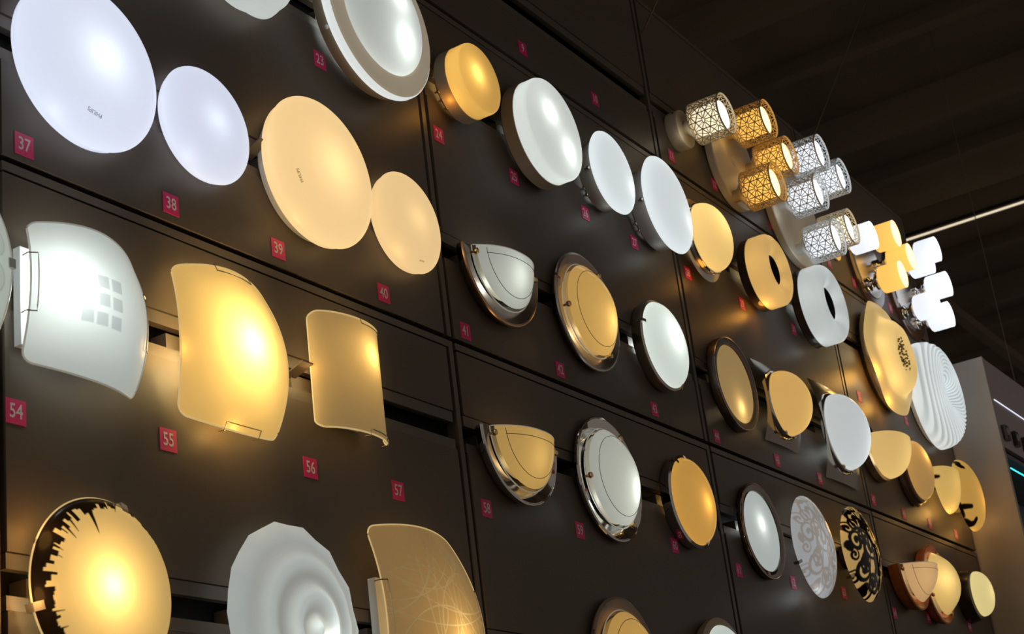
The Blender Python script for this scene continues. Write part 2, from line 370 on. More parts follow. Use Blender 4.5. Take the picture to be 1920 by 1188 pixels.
def donut(X, r, h, label, glass, col, P):
    t = lamp('donut_light', label, X, 3.60, None, 'A')
    MB().lathe([(r*.5, .016), (r*.96, .016), (r*1.0, .022), (r*1.0, h), (r*.9, h)], 72).build('base', principled('dark_polished_base', (.05, .04, .033), .12, 0, .7), t)
    pr = [(.97, 0), (1, .02), (1.0, .34), (.985, .41), (.94, .475), (.87, .52), (.78, .545), (.70, .545), (.62, .525), (.54, .485), (.47, .43), (.43, .38), (.41, .335)]
    MB().lathe([(a*r, h+b*r) for a, b in pr], 96).build('glass_ring', glass, t, auto=False)
    MB().lathe([(r*.42, h+.355*r), (r*.40, h+.335*r), (r*.395, h+.02*r), (0, h+.02*r)], 48).build('centre_well', BACK, t)
    added_spill(t, r, .30 if col is WARM else .02, (1, .42, .06) if col is WARM else col, 255)
    for k in range(5): bulb(t, .60*r*math.cos(k*2*PI/5+.6), h+.14*r, .60*r*math.sin(k*2*PI/5+.6), P/5, col, .025)
    return t
donut(4.909, .126, .047, 'warm yellow ring shaped glass light with dark centre hole beside sticker 29', frosted('warm_donut_glass', (.9, .74, .42), glow((1., .62, .22), .30)), WARM, .20)
donut(5.374, .146, .047, 'white ring shaped glass light with dark centre hole', frosted('white_donut_glass', (.84, .86, .86), glow((.80, .86, .88), .34)), NEUT, .20)

t = lamp('wavy_light', 'large cream wavy glass light with crystal beads in the middle', 6.114, 3.579, None, None); MOUNTS.append((6.114, 3.6))
def wavy(r, h, a):
    k = (r/.24)**3; return r*(1+.022*k*math.cos(3*a+.3)), h+.006*k*math.cos(5*a+.6)
pw = [(.236, .046), (.222, .055), (.20, .061), (.175, .063), (.160, .070), (.150, .088), (.138, .106), (.12, .118), (.10, .121), (.08, .115), (.055, .104), (0, .100)]
MB().lathe(pw, 128, mod=wavy).build('glass_dish', G_CREAM, t, auto=False)
MB().lathe([(.1, 0), (.20, .004), (.215, .02), (.2, .03), (.1, .03)], 72).build('base', DARKB, t)
rr = random.Random(3)
bead = MB().ball(0, 0, 0, .0048, 6)
bead_me = None
for k in range(64):
    a = rr.uniform(0, 2*PI); q = .058*math.sqrt(rr.random())
    if bead_me is None:
        o = bead.build('crystal_bead', principled('smoky_crystal', (.20, .14, .06), .05, 0, 1.0), t, smooth=False); bead_me = o.data
    else:
        o = bpy.data.objects.new('crystal_bead', bead_me); COL.objects.link(o); o.parent = t
    s = rr.uniform(.5, 1.0); o.scale = (s, s, s); o.location = (q*math.cos(a), -(prof_h(pw, q)+.006), q*math.sin(a)*1.25)
for k in range(6): bulb(t, .12*math.cos(k), .045, .12*math.sin(k), .075, CREAM, .03)
added_spill(t, .235, .50, (1, .48, .08), 205, .07); added_spill(t, .235, .34, (1, .48, .08), 240, .06)

t = lamp('shell_light', 'white spirally ribbed shell light at the far end of its row', 6.605, 3.530, None, None); MOUNTS.append((6.605, 3.6))
def ribphase(X, Z): return 2*PI*np.hypot(X-.06, Z-.035)/.0165-14*np.arctan2(Z-.035, X-.06)
def shell(A, B):
    th = A*PI; u = (B+1)/2                       # u 0 rim .. 1 hole lip
    r, hole, ox = .229, .042, .058
    ta = u*PI*1.10-.14; mid, tr = (r+hole)/2, (r-hole)/2
    rho = mid+tr*np.cos(ta); hh = .035+.095*np.sin(np.clip(ta, 0, PI))**.8
    hh = np.where(ta < 0, .035+ta*.06, hh); hh = np.where(ta > PI, .035-(ta-PI)*.10, hh)
    x = ox*u**1.6+rho*(1-.10*u)*np.cos(th); z = .012*u+rho*np.sin(th)
    rib = .0035*np.cos(ribphase(x, z))*np.clip(2.2*np.sin(u*PI), 0, 1)
    return x, hh+rib, z
def groove_shade(A, B, X, Z): u = (B+1)/2; return np.clip(.5-.75*np.cos(ribphase(X, Z)), 0, 1)*np.clip(2.2*np.sin(u*PI), 0, 1)  # shade between the ribs, painted into the glass colour
MB().grid(shell, 520, 110, groove_shade).build('glass_shell', frosted('white_ribbed_glass', (.88, .92, .92), glow((.86, .92, .93), .72), (.60, .65, .66), glow((.8, .88, .9), .44)), t, auto=False)
MB().lathe([(.06, 0), (.2, .004), (.21, .03), (.06, .03)], 72).build('base', WHITEP, t); MB().lathe([(.05, .05), (.04, .034), (0, .031)], 32, cx=.058).build('centre_cap', DARKB, t)
for k in range(4): bulb(t, .13*math.cos(k*PI/2+.5), .06, .13*math.sin(k*PI/2+.5), .022, NEUT, .03)

# ---- glass plates on metal rings (round and half)
def ringed(X, Z, r, h, rg, sag, label, ringmat, glass, col, bl, a0=0, a1=2*PI, edge=None, knobs=(), tagat=None, mount=None, hg=None, knobmat=BRASS, name='ringed_wall_light', line=True):
    t = lamp(name, label, X, Z, None, mount)
    half = abs(a1-a0-2*PI) > 1e-6; hg = hg if hg is not None else h+.006
    pr = [(r*.72, .004), (r*.93, .004), (r*.985, h*.45), (r, h-.004), (r*.995, h), (r*.975, h+.0015), (r*.80, h-.008), (rg*.86, h-.014)]
    MB().lathe(pr, 96, a0, a1).build('metal_ring', ringmat, t)
    ring_tube(r*.992, h-.003, .0042, 96, a0, a1).build('ring_edge', edge or ringmat, t)
    pf = [(rg*(1-i/24), hg+sag*(1-(1-i/24)**2.5)) for i in range(25)]
    fr = [(a, b) for a, b in pf if a <= rg*.955]; fr = [(rg*.955, prof_h(pf, rg*.955))]+fr
    MB().lathe([(rg, hg-.004)]+[(a, b) for a, b in pf if a > rg*.955]+[fr[0]], 96, a0, a1).build('clear_glass_rim', RIMC, t, auto=False)
    MB().lathe(fr, 96, a0, a1).build('frosted_glass', glass, t, auto=False)
    rl = rg*.80
    if line:
        m = ring_tube(rl, prof_h(pf, rl)+.0004, .0007, 96, a0+(0.06 if half else 0), a1-(0.06 if half else 0)); m.build('engraved_line', GREYINK, t)
    if half:
        # polished edge of the cut glass, and the engraved line along it
        top = [(x, -(prof_h(pf, abs(x))), .0) for x in np.linspace(-rg, rg, 41)]; MB().tube(top, .0013, 6).build('glass_edge', EDGE, t)
        if line: MB().tube([(x, -(prof_h(pf, math.hypot(x, .02))+.0004), -.02) for x in np.linspace(-rl, rl, 41)], .0007, 6).build('engraved_line', GREYINK, t)
        MB().lathe([(rg*.75, .012), (0, .012)], 40, a0, a1).build('reflector', principled('pale_reflector', (.55, .5, .42), .4), t)
    else: MB().lathe([(rg*.9, .012), (0, .012)], 40).build('reflector', principled('pale_reflector', (.55, .5, .42), .4), t)
    ring_tube(rg*1.0, hg-.003, .0016, 96, a0, a1).build('glass_edge', EDGE, t)
    for a in knobs: knob(t, math.radians(a), rg*1.0, hg-.008, knobmat, 1.15)
    if tagat: price_tag(t, math.radians(tagat[0]), tagat[1], tagat[2], tilt=tagat[3] if len(tagat) > 3 else 0)
    for (x, hh, z, P) in bl: bulb(t, x, hh, z, P, col, .014)
    return t
G_PLW = frosted('white_plate_glass', (.84, .86, .80), glow((.82, .86, .80), .30), gloss=.08, grough=.10)
G_PLY = frosted('yellow_plate_glass', (.92, .72, .34), glow((1., .62, .18), .38), gloss=.08, grough=.10)
HALF = dict(a0=PI, a1=2*PI)
ringed(3.222, 3.163, .168, .030, .134, .052, 'half round white glass wall light on brushed ring, beside sticker 41', RINGB, G_PLW, NEUT, [(.0, .042, -.045, .055)], edge=COPPER, knobs=(188, 352), mount='B', name='half_round_wall_light', knobmat=BRASS, **HALF)
ringed(3.658, 3.1435, .163, .024, .131, .052, 'round yellow glass light on wide brushed bronze ring above sticker 42', RINGB, G_PLY, WARM, [(.03, .045, -.03, .075)], knobs=(187, 62, -62), tagat=(160, .148, .0235), mount='B', edge=NICKEL)
ringed(3.205, 2.708, .163, .030, .134, .052, 'half round yellow glass wall light on polished chrome ring, above sticker 58', CHROME, G_PLY, WARM, [(.0, .04, -.05, .030)], knobs=(188, 352), mount=None, name='half_round_wall_light', tagat=(-20, .148, .031), **HALF)
MOUNTS.append((3.205, 2.687))
ringed(3.650, 2.683, .162, .020, .131, .052, 'round white glass light on wide polished chrome ring above sticker 59', CHROME, G_PLW, NEUT, [(.04, .045, -.03, .085)], knobs=(187, 62, -62), tagat=(205, .147, .020), mount=None); MOUNTS.append((3.650, 2.687))
PALER = principled('grey_brown_lacquer', (.30, .22, .17), .3, .3)
ringed(3.605, 2.205, .166, .02, .134, .05, 'round amber glass light on grey brown ring at the bottom edge of the photo', PALER, G_PLY, AMBER, [(0, .04, 0, .03)], mount='D')
t = ringed(6.162, 2.684, .150, .040, .124, .078, 'round yellow glass light on red brown wooden ring', WOOD, frosted('yellow_plate_glass_glossy', (.88, .76, .42), glow((1., .72, .26), .40), gloss=.10, grough=.06), WARM, [(-.05, .062, 0, .07)], knobs=(205, 70, -60), mount=None, hg=.037, line=False); MOUNTS.append((6.162, 2.687))
t = ringed(5.86, 2.708, .152, .050, .132, .085, 'half round peach glass wall light on red brown wooden ring', WOOD, frosted('peach_plate_glass', (.9, .7, .45), glow((1., .62, .30), .42), gloss=.10, grough=.08), WARM, [(-.03, .06, -.03, .04)], knobs=(188,), mount=None, hg=.047, name='half_round_wall_light', **HALF); MOUNTS.append((5.86, 2.687))
MB().lathe([(.03, .0), (.125, .0), (.132, .012), (.132, .030), (.1, .034)], 48, PI, 2*PI).build('back_plate', IVORY, t)

def rimmed(X, Z, r, h, sag, label, ringmat, glass, col, bl, clips, row, wide=.05):
    t = lamp('rimmed_light', label, X, Z, None, row)
    MB().lathe([(r*.7, .003), (r*.95, .003), (r*1.0, h*.5), (r*1.0, h), (r*(1-wide), h+.004), (r*(1-wide)-.003, h-.004)], 96).build('metal_rim', ringmat, t)
    MB().lathe([(r*(.995-wide), h-.003)]+dome(r*(.99-wide), h+.002, sag, 14, 2.1), 96).build('glass_dome', glass, t, auto=False)
    for a in clips: clip(t, math.radians(a), r*.965, h, CHROME, .009, .016)
    for (x, hh, z, P) in bl: bulb(t, x, hh, z, P, col, .02)
    return t
rimmed(4.067, 3.1435, .135, .036, .040, 'bright white dome light in thin brushed bronze rim above sticker 43', NICKEL, frosted('white_rim_glass', (.86, .9, .86), glow((.84, .95, .88), .55)), NEUT, [(.01, .04, .02, .17)], (160, 40, -62), 'B')
rimmed(4.088, 2.687, .132, .033, .040, 'golden yellow dome light in thin chrome rim beside sticker 60', CHROME, G_SHINY, AMBER, [(.02, .05, -.01, .08)], (125, 10, -75), 'C', .06)
rimmed(4.15, 2.213, .157, .03, .035, 'white dome light in beige ring at the bottom edge of the photo', principled('beige_lacquer', (.42, .31, .21), .35), frosted('white_rim_glass2', (.86, .92, .88), glow((.84, .96, .88), .6)), NEUT, [(0, .04, 0, .05)], (), 'D', .13)
def framed(X, Z, r, h, label, ringmat, glass, col, bl, row, edge, zs=None, tagat=None):
    t = lamp('framed_light', label, X, Z, None, None); MOUNTS.append((X, SLOTZ[row]))
    MB().lathe([(r*.6, .003), (r*.96, .003), (r, .008), (r, h-.006), (r*.985, h-.001), (r*.96, h), (r*.84, h-.005), (r*.825, h-.012)], 96).build('metal_frame', ringmat, t)
    ring_tube(r*.985, h-.002, .0016, 96).build('frame_edge', edge, t)
    MB().lathe(dome(r*.832, h-.009, .010, 12, 2.0), 96).build('glass_disc', glass, t, auto=False)
    if tagat: price_tag(t, math.radians(tagat[0]), r*.92, h+.001, .010, .022, tilt=tagat[1])
    for (x, hh, z, P) in bl: bulb(t, x, hh, z, P, col, .012)
    return t
framed(4.565, 3.139, .151, .034, 'flat amber glass light in wide dark bronze frame beside sticker 44', BRONZE, frosted('amber_flat_glass', (.82, .64, .34), glow((1., .66, .26), .30)), WARM, [(.004, .004, -.078, .10)], 'B', NICKEL)
framed(4.592, 2.677, .148, .024, 'flat white glass light in polished brown chrome frame above sticker 61', principled('brown_chrome', (.22, .185, .165), .06, 1), frosted('white_flat_glass', (.86, .9, .88), glow((.84, .93, .90), .50)), NEUT, [(-.01, .002, .02, .045)], 'C', COPPER, tagat=(-100, 0))

# ---- glass ball half-domes on bent chrome squares
def square_plate(X, Z, sx, sz, r, h, sag, label, glass, col, P):
    t = lamp('square_plate_light', label, X, Z, None, 'B')
    def fn(A, B): return sx*A, .004+.030*(1-B*B)+.006*(1-A*A), sz*B
    m = MB().grid(fn, 24, 24); m.build('chrome_plate', principled('polished_plate', (.27, .23, .20), .14, 1), t, auto=False)
    MB().lathe([(r*1.10, h-.012), (r*1.07, h-.004), (r*1.02, h+.001), (r*.97, h+.001)], 72).build('chrome_collar', CHROME, t)
    MB().lathe([(r*.97, h-.006)]+dome(r, h+.004, sag, 16, 2.0), 96).build('glass_dome', glass, t, auto=False)
    for a in (250, 285): knob(t, math.radians(a), r*1.02, h-.012, CHROME, 1.1, 'screw')
    bulb(t, r*.45, h+.02, -r*.3, P, col, .03); return t
square_plate(4.916, 3.1435, .135, .138, .109, .038, .084, 'yellow glass dome on bent square chrome plate above sticker 45', frosted('yellow_ball_glass', (.92, .74, .38), glow((1., .62, .20), .48)), WARM, .09)
square_plate(5.419, 3.1435, .150, .180, .137, .035, .092, 'white glass dome on bent square chrome plate', frosted('white_ball_glass', (.84, .87, .88), glow((.80, .87, .90), .50)), NEUT, .16)

# ---- last bay, row B
t = lamp('half_bowl_light', 'cream half bowl wall light on brown back plate', 5.815, 3.185, None, None); MOUNTS.append((5.86, 3.1435))
MB().lathe([(.03, 0), (.145, 0), (.152, .010), (.150, .032), (.1, .034)], 64, PI, 2*PI).build('back_plate', principled('brown_enamel', (.12, .07, .035), .35), t)
MB().lathe([(.09, 0), (.0, 0)], 40).build('mount_disc', DARKB, t)
MB().lathe([(.138, .036)]+dome(.146, .044, .098, 16, 2.3), 72, PI, 2*PI).build('glass_bowl', G_CREAM, t, auto=False)
bulb(t, .02, .06, -.05, .13, CREAM, .03); bulb(t, -.05, .05, .03, .02, AMBER, .02)
t = lamp('domed_light', 'amber glass dome light in dark brown double ring', 6.19, 3.135, None, None); MOUNTS.append((6.19, 3.1435))
MB().lathe([(.06, 0), (.134, .002), (.139, .01), (.134, .018), (.128, .022), (.128, .034), (.12, .04), (.1, .04)], 72).build('dark_ring', principled('dark_walnut', (.07, .035, .018), .25), t)
MB().lathe([(.112, .038)]+dome(.118, .044, .050, 16, 2.05), 72).build('glass_dome', frosted('amber_dome_glass', (.88, .66, .36), glow((1., .60, .20), .32)), t, auto=False)
bulb(t, .0, .070, .045, .075, AMBER, .012)
LEAF = [(-.0, .0)]
def comma(cx, cz, s, ang, flip=1, n=14, w=.2):
    out = []
    for i in range(n+1):
        u = i/n; a = ang+flip*(u*3.6); rad = s*(1-.62*u); wd = s*w*(.35+.65*math.sin(PI*(.15+.8*u)))
        out.append((cx+rad*math.cos(a), cz+rad*math.sin(a), wd))
    return out
def strokes_px(lines, X0, Z0, r, h0, sag, zsc=1.0):      # strokes given as photo points, put on the dome they lie on
    out = []
    for ln in lines:
        o = []
        for a, b, ww in ln:
            h = h0+sag*.5
            for _ in range(8):
                x, z = onwall(a, b, h); q = min(.999, math.hypot(x-X0, (z-Z0)/zsc)/r); h = .5*h+.5*(h0+sag*math.sqrt(1-q*q))
            o.append((x-X0, z-Z0, ww))
        out.append(o)
    return out
def printed(strokes, soft=.0022, clipf=None):
    def pr(A, B, X, Z):
        v = cover(strokes_sdf(X, Z, strokes), soft); return v if clipf is None else np.maximum(v, clipf(X, Z))
    return pr
def polar(r, h0, sag, p=2.0, zsc=1.0, a0=-PI, a1=PI, outline=None):
    def fn(A, B):
        th = a0+(A+1)/2*(a1-a0); u = (B+1)/2; k = np.sin(u*PI/2)       # u 0 centre .. 1 rim
        rr = r*k*(1 if outline is None else (1+(outline(th)-1)*k)); hh = h0+sag*np.clip(1-k**p, 0, 1)**(1/p)
        return rr*np.cos(th), hh, rr*np.sin(th)*zsc
    return fn
G_ORN = frosted('amber_ornament_glass', (.9, .68, .27), glow((1., .58, .13), .42), (.02, .012, .006), glow((0, 0, 0), 0))
t = lamp('half_ornament_light', 'yellow half round wall light with dark leaf ornament', 6.462, 3.172, None, None); MOUNTS.append((6.43, 3.1435))
MB().grid(polar(.122, .05, .065, 2.2, 1.42, a0=PI, a1=2*PI), 140, 50, printed(strokes_px([[(1750, 912, .014), (1752, 922, .016), (1756, 934, .012), (1757, 946, .003)], [(1752, 922, .012), (1758, 926, .008), (1764, 922, .002)], [(1752, 886, .005), (1753, 894, .007)]], 6.462, 3.172, .122, .05, .065, 1.42))).build('glass_half_bowl', frosted('yellow_ornament_glass', (.92, .78, .40), glow((1., .70, .22), .48), (.02, .012, .006), glow((0, 0, 0), 0)), t, auto=False)
MB().lathe([(.02, 0), (.05, 0), (.05, .05), (.02, .05)], 32, PI, 2*PI).build('base', DARKB, t)
bulb(t, 0, .06, -.05, .05, AMBER, .02); added_spill(t, .155, .22, (1, .5, .1), 262, .05)
t = lamp('ornament_light', 'round yellow light with dark curled ornament at the far end of its row', 6.74, 3.117, None, None); MOUNTS.append((6.72, 3.1435))
MB().grid(polar(.152, .055, .062, 2.0), 260, 70, printed(strokes_px([[(1798, 932, .012), (1802, 941, .017), (1805, 950, .019), (1807, 958, .015), (1810, 966, .011), (1813, 973, .011), (1817, 979, .012), (1822, 982, .012), (1827, 980, .012), (1830, 974, .013)], [(1805, 948, .013), (1811, 951, .009), (1819, 948, .002)], [(1795, 866, .009), (1799, 873, .012), (1806, 875, .009)]], 6.74, 3.117, .152, .055, .062))).build('glass_dish', G_ORN, t, auto=False)
MB().lathe([(.03, 0), (.06, 0), (.06, .05), (.03, .05)], 48).build('base', IVORY, t)
bulb(t, .04, .07, -.02, .06, AMBER, .02); added_spill(t, .152, .08, (1, .5, .1), 265, .05); added_spill(t, .152, .06, (1, .55, .2), 330, .07)

# ---- row C right: scroll printed glass
def spiral(cx, cz, s, a, flip=1, turns=1.35, w=.16, tail=None):
    pts = []; n = 22
    for i in range(n+1):
        u = i/n; an = a+flip*u*turns*2*PI; rad = s*(1-u)**.8+.12*s
        pts.append((cx+rad*math.cos(an), cz+rad*math.sin(an), s*w*(.55+.75*u if u < .85 else 1.2)))
    if tail: pts = [(*tail, s*w*.3)]+pts
    return pts
def leaf(x, z, L, a, w=.3):
    return [(x+L*u*math.cos(a), z+L*u*math.sin(a), L*w*math.sin(PI*min(.97, u*.9+.05))) for u in np.linspace(0, 1, 7)]
rs = random.Random(11)
SCROLL = [spiral(-.055, .085, .032, 1.2, 1, tail=(-.02, .045)), spiral(.025, .098, .030, 2.6, -1, tail=(-.01, .05)), spiral(.075, .045, .028, 3.4, -1, tail=(.03, .0)), spiral(-.09, .02, .030, .4, 1, tail=(-.05, -.02)),
          spiral(-.02, .015, .036, -1.2, -1, tail=(.0, -.06)), spiral(.06, -.035, .032, 2.2, 1, tail=(.02, -.09)), spiral(-.075, -.06, .034, .9, -1, tail=(-.03, -.10)), spiral(.0, -.098, .028, 1.6, 1, tail=(.04, -.13)),
          spiral(.092, -.075, .022, 2.5, 1, tail=(.06, -.11)), spiral(-.03, .130, .018, -1, 1), spiral(.10, .09, .020, 4, 1), spiral(-.11, -.02, .018, 2, -1),
          leaf(-.02, .06, .04, 2.0), leaf(.03, .05, .042, .7), leaf(.0, -.04, .045, -.5), leaf(-.04, -.015, .04, 3.6), leaf(.035, -.075, .04, -1.3), leaf(-.05, -.10, .04, -2.2), leaf(.08, .005, .04, .3),
          spiral(-.108, .060, .020, 2.7, -1), spiral(.112, .02, .018, .4, 1), spiral(-.105, -.085, .020, 1.4, 1), spiral(.05, .120, .016, 2, 1), spiral(-.055, -.125, .018, .2, 1), leaf(-.125, .02, .03, -1.4), leaf(.10, -.06, .03, 1.2), leaf(-.08, .115, .03, .2), leaf(.02, -.135, .03, .5),
          [(-.03, -.14, .004), (.0, -.06, .006), (.03, .0, .006), (-.01, .05, .006), (.0, .13, .004)], [(-.03, -.10, .004), (-.06, -.01, .005), (-.05, .06, .004)], [(.04, -.13, .003), (.075, -.05, .005), (.06, .04, .004), (.05, .11, .003)]]
SCROLL = [[(x*1.12, z*1.14, ww*1.1) for x, z, ww in st] for st in SCROLL]
SCROLL += [[(-x*.93+.006, -z*.93, ww) for x, z, ww in st] for st in SCROLL[:9]]
def leafy(th): return 1+.030*np.cos(2*(th-PI/2))+.018*np.cos(4*th)
t = lamp('scroll_plate_light', 'white glossy glass plate light with grey scroll pattern', 4.945, 2.672, 'scroll patterned plate lights', None); MOUNTS.append((4.945, 2.687))
MB().grid(polar(.158, .03, .050, 2.0, 1.0, outline=leafy), 360, 80, printed(SCROLL, .003)).build('glass_plate', frosted('white_scroll_glass', (.80, .82, .82), glow((.80, .83, .86), .40), (.52, .46, .40), glow((.9, .82, .74), .28), gloss=.12, grough=.06), t, auto=False)
MB().lathe([(.03, 0), (.06, 0), (.06, .028), (.03, .028)], 40).build('base', WHITEP, t)
for a in (92, 205, -40): clip(t, math.radians(a), .158, .03, CHROME, .010, .016)
bulb(t, .0, .012, -.02, .05, COOL, .03); added_spill(t, .158, .05, COOL, 250, .05)
t = lamp('scroll_plate_light', 'yellow glass plate light with black scroll pattern', 5.300, 2.687, 'scroll patterned plate lights', None); MOUNTS.append((5.3, 2.687))
MB().grid(polar(.155, .055, .050, 2.0, 1.0, outline=leafy), 400, 90, printed([[(x, z, ww*1.5) for x, z, ww in s] for s in SCROLL], .0025)).build('glass_plate', frosted('yellow_scroll_glass', (.9, .72, .38), glow((1., .64, .22), .42), (.012, .008, .006), glow((0, 0, 0), 0), gloss=.12, grough=.06), t, auto=False)
MB().lathe([(.02, 0), (.04, 0), (.04, .05), (.02, .05)], 40).build('base', DARKB, t)
for a in (100, 215, -30): clip(t, math.radians(a), .156, .055, BRASS, .010, .016)
bulb(t, .06, .065, .05, .05, AMBER, .02); added_spill(t, .155, .06, (1, .5, .1), 150, .05)
t = lamp('round_dome_light', 'small pale yellow dome light on dark base at the lower right corner of the wall', 6.594, 2.687, None, None); MOUNTS.append((6.594, 2.687))
MB().lathe([(.03, 0), (.105, 0), (.108, .008), (.100, .052), (.08, .06)], 64).build('base', DARKB, t)
MB().lathe([(.085, .056)]+dome(.090, .061, .054, 16, 2.2), 72).build('glass_dome', frosted('pale_yellow_glass', (.95, .88, .55), glow((1., .84, .38), .66)), t, auto=False)
bulb(t, 0, .085, 0, .03, CREAM, .03)
# ---- slumped glass plates (left bay, row C and D)
def rnd(A, B, c=.13):
    x = np.clip((abs(A)-(1-c))/c, 0, 1); y = np.clip((abs(B)-(1-c))/c, 0, 1); k = (x > 0) & (y > 0)
    a = np.where(k, np.sign(A)*((1-c)+c*x*np.sqrt(1-y*y/2)), A); b = np.where(k, np.sign(B)*((1-c)+c*y*np.sqrt(1-x*x/2)), B); return a, b
def barrel(s, sz, kx, kz, dx, dz, h0, th=0.0):
    c, n = math.cos(th), math.sin(th)
    def fn(A, B):
        A, B = rnd(A, B)
        x = s*A*(1+kx*(1-B*B)); z = sz*B*(1+kz*(1-A*A)); return c*x-n*z, h0+dx*(1-A*A)+dz*(1-B*B), n*x+c*z
    return fn
def rim_of(fn, r=.0018, n=40, corner=.06):
    # polished edge around a plate
    t = np.linspace(-1, 1, n); pts = []
    for (A, B) in ((t, -1+0*t), (1+0*t, t), (t[::-1], 1+0*t), (-1+0*t, t[::-1])):
        x, h, z = fn(A, B); pts += [(a, -b, c) for a, b, c in zip(x[:-1], h[:-1], z[:-1])]
    return MB().tube(pts, r, 6, True)
def wire_clip(t, fn, side, c0, half, out=.008):
    # bent wire that grips the plate along one side: hook, run on the face, hook
    def at(u, d, lift):
        A, B = (u, d) if side in 'TB' else (d, u); e = 1 if side in 'TR' else -1
        if side in 'TB': x, h, z = fn(np.array(A), np.array(e*B))
        else: x, h, z = fn(np.array(e*A), np.array(B))
        return (float(x), -float(h)-lift, float(z))
    def back(u):
        p = at(u, 1.0, 0); k = {'T': (0, .004), 'B': (0, -.004), 'L': (-.004, 0), 'R': (.004, 0)}[side]; return [(p[0]+k[0]*.6, min(-.004, p[1]+.014), p[2]+k[1]*.6), (p[0]+k[0], p[1], p[2]+k[1])]
    pts = back(c0-half)+[at(c0-half, .93, .003)]+[at(c0-half+2*half*i/10, .93, .0028) for i in range(1, 10)]+[at(c0+half, .93, .003)]+back(c0+half)[::-1]
    MB().tube(pts, .0013, 6).build('wire_clip', WIRE, t)
def base_tray(t, s, sz, d=.02, mat=WHITEP): MB().box(-s, s, 0, d, -sz, sz).build('base', mat, t, smooth=False)

def local_px(pts, X0, Z0, h): return [(onwall(a, b, h)[0]-X0, onwall(a, b, h)[1]-Z0) for a, b in pts]
SQ = local_px(((190, 530), (215.4, 539.5), (191, 564), (216.3, 574), (188.6, 599), (215, 608), (164, 520), (165, 554), (164, 590)), 1.8386, 2.6668, .080)
def squares(A, B, X, Z):
    v = np.zeros_like(X)
    for cx, cz in SQ:
        d = np.maximum(abs(X-cx)-.0118, abs(Z-cz)-.0112); v = np.maximum(v, cover(d, .0016))
    return v
t = lamp('curved_plate_light', 'white curved square glass light printed with small grey squares', 1.8386, 2.6668, 'curved glass plate lights', None); MOUNTS.append((1.8386, 2.687))
f54 = barrel(.1212, .1222, .0727, .1095, .0425, .0277, .0174, -.0615)
MB().grid(f54, 150, 150, squares).build('glass_plate', frosted('white_square_print_glass', (.84, .89, .86), glow((.80, .87, .84), .34), (.56, .60, .60), glow((.8, .85, .84), .26), gloss=.05), t, auto=False)
rim_of(f54).build('glass_edge', EDGE, t)
MB().box(-.125, .08, 0, .016, -.085, .085).build('base', WHITEP, t, smooth=False)
wire_clip(t, f54, 'L', .05, .42); wire_clip(t, f54, 'R', .1, .42)
x1, z1 = onwall(124, 548, .045); bulb(t, x1-1.8386, .045, z1-2.6668, .19, NEUT, .025)
t = lamp('curved_plate_light', 'bright yellow curved square glass light above sticker 55', 2.1994, 2.680, 'curved glass plate lights', None); MOUNTS.append((2.1994, 2.687))
f55 = barrel(.1311, .1405, .12, .1336, .0296, .0312, .0114)
SQ2 = local_px(((450, 612), (478, 624), (493, 690), (475, 680), (465, 650)), 2.1994, 2.680, .066)
def squares2(A, B, X, Z):
    v = np.zeros_like(X)
    for cx, cz in SQ2: v = np.maximum(v, cover(np.maximum(abs(X-cx)-.0118, abs(Z-cz)-.0112), .0016))
    return v
MB().grid(f55, 150, 150, squares2).build('glass_plate', frosted('yellow_curved_glass', (.93, .76, .40), glow((1., .66, .22), .30), (.86, .70, .38), glow((1., .66, .22), .26), gloss=.05), t, auto=False)
rim_of(f55).build('glass_edge', frosted('warm_glass_edge', (.9, .8, .5), glow((1, .75, .35), .45), trans=.5), t)
MB().box(-.07, .07, 0, .014, -.10, .10).build('base', WHITEP, t, smooth=False)
wire_clip(t, f55, 'T', .05, .36); wire_clip(t, f55, 'B', .05, .36)
bulb(t, .016, .036, .010, .78, (1, .72, .30), .03); bulb(t, -.145, .035, -.03, .036, (1, .5, .10), .02); bulb(t, -.02, .035, -.15, .035, (1, .55, .14), .02)  # last two are added lights at the plate edges, for glow on the wall
t = lamp('curved_plate_light', 'narrow upright curved amber glass light above sticker 56', 2.5484, 2.7019, 'curved glass plate lights', None); MOUNTS.append((2.5484, 2.687))
def f56(A, B):
    A, B = rnd(A, B, .12)
    return .111*A, .021+.050*np.sqrt(np.clip(1-A*A*.985, 0, 1)), .1215*B+0*A
MB().grid(f56, 70, 60).build('glass_plate', frosted('amber_curved_glass', (.90, .70, .36), glow((1., .66, .26), .20), gloss=.05), t, auto=False)
rim_of(f56).build('glass_edge', MATS['warm_glass_edge'], t)
MB().box(-.06, .06, 0, .014, -.09, .09).build('base', WHITEP, t, smooth=False)
wire_clip(t, f56, 'T', .45, .38); wire_clip(t, f56, 'B', .45, .38)
bulb(t, .045, .045, .055, .13, (1, .72, .30), .018); added_spill(t, .11, .07, (1, .5, .12), 180, .03)

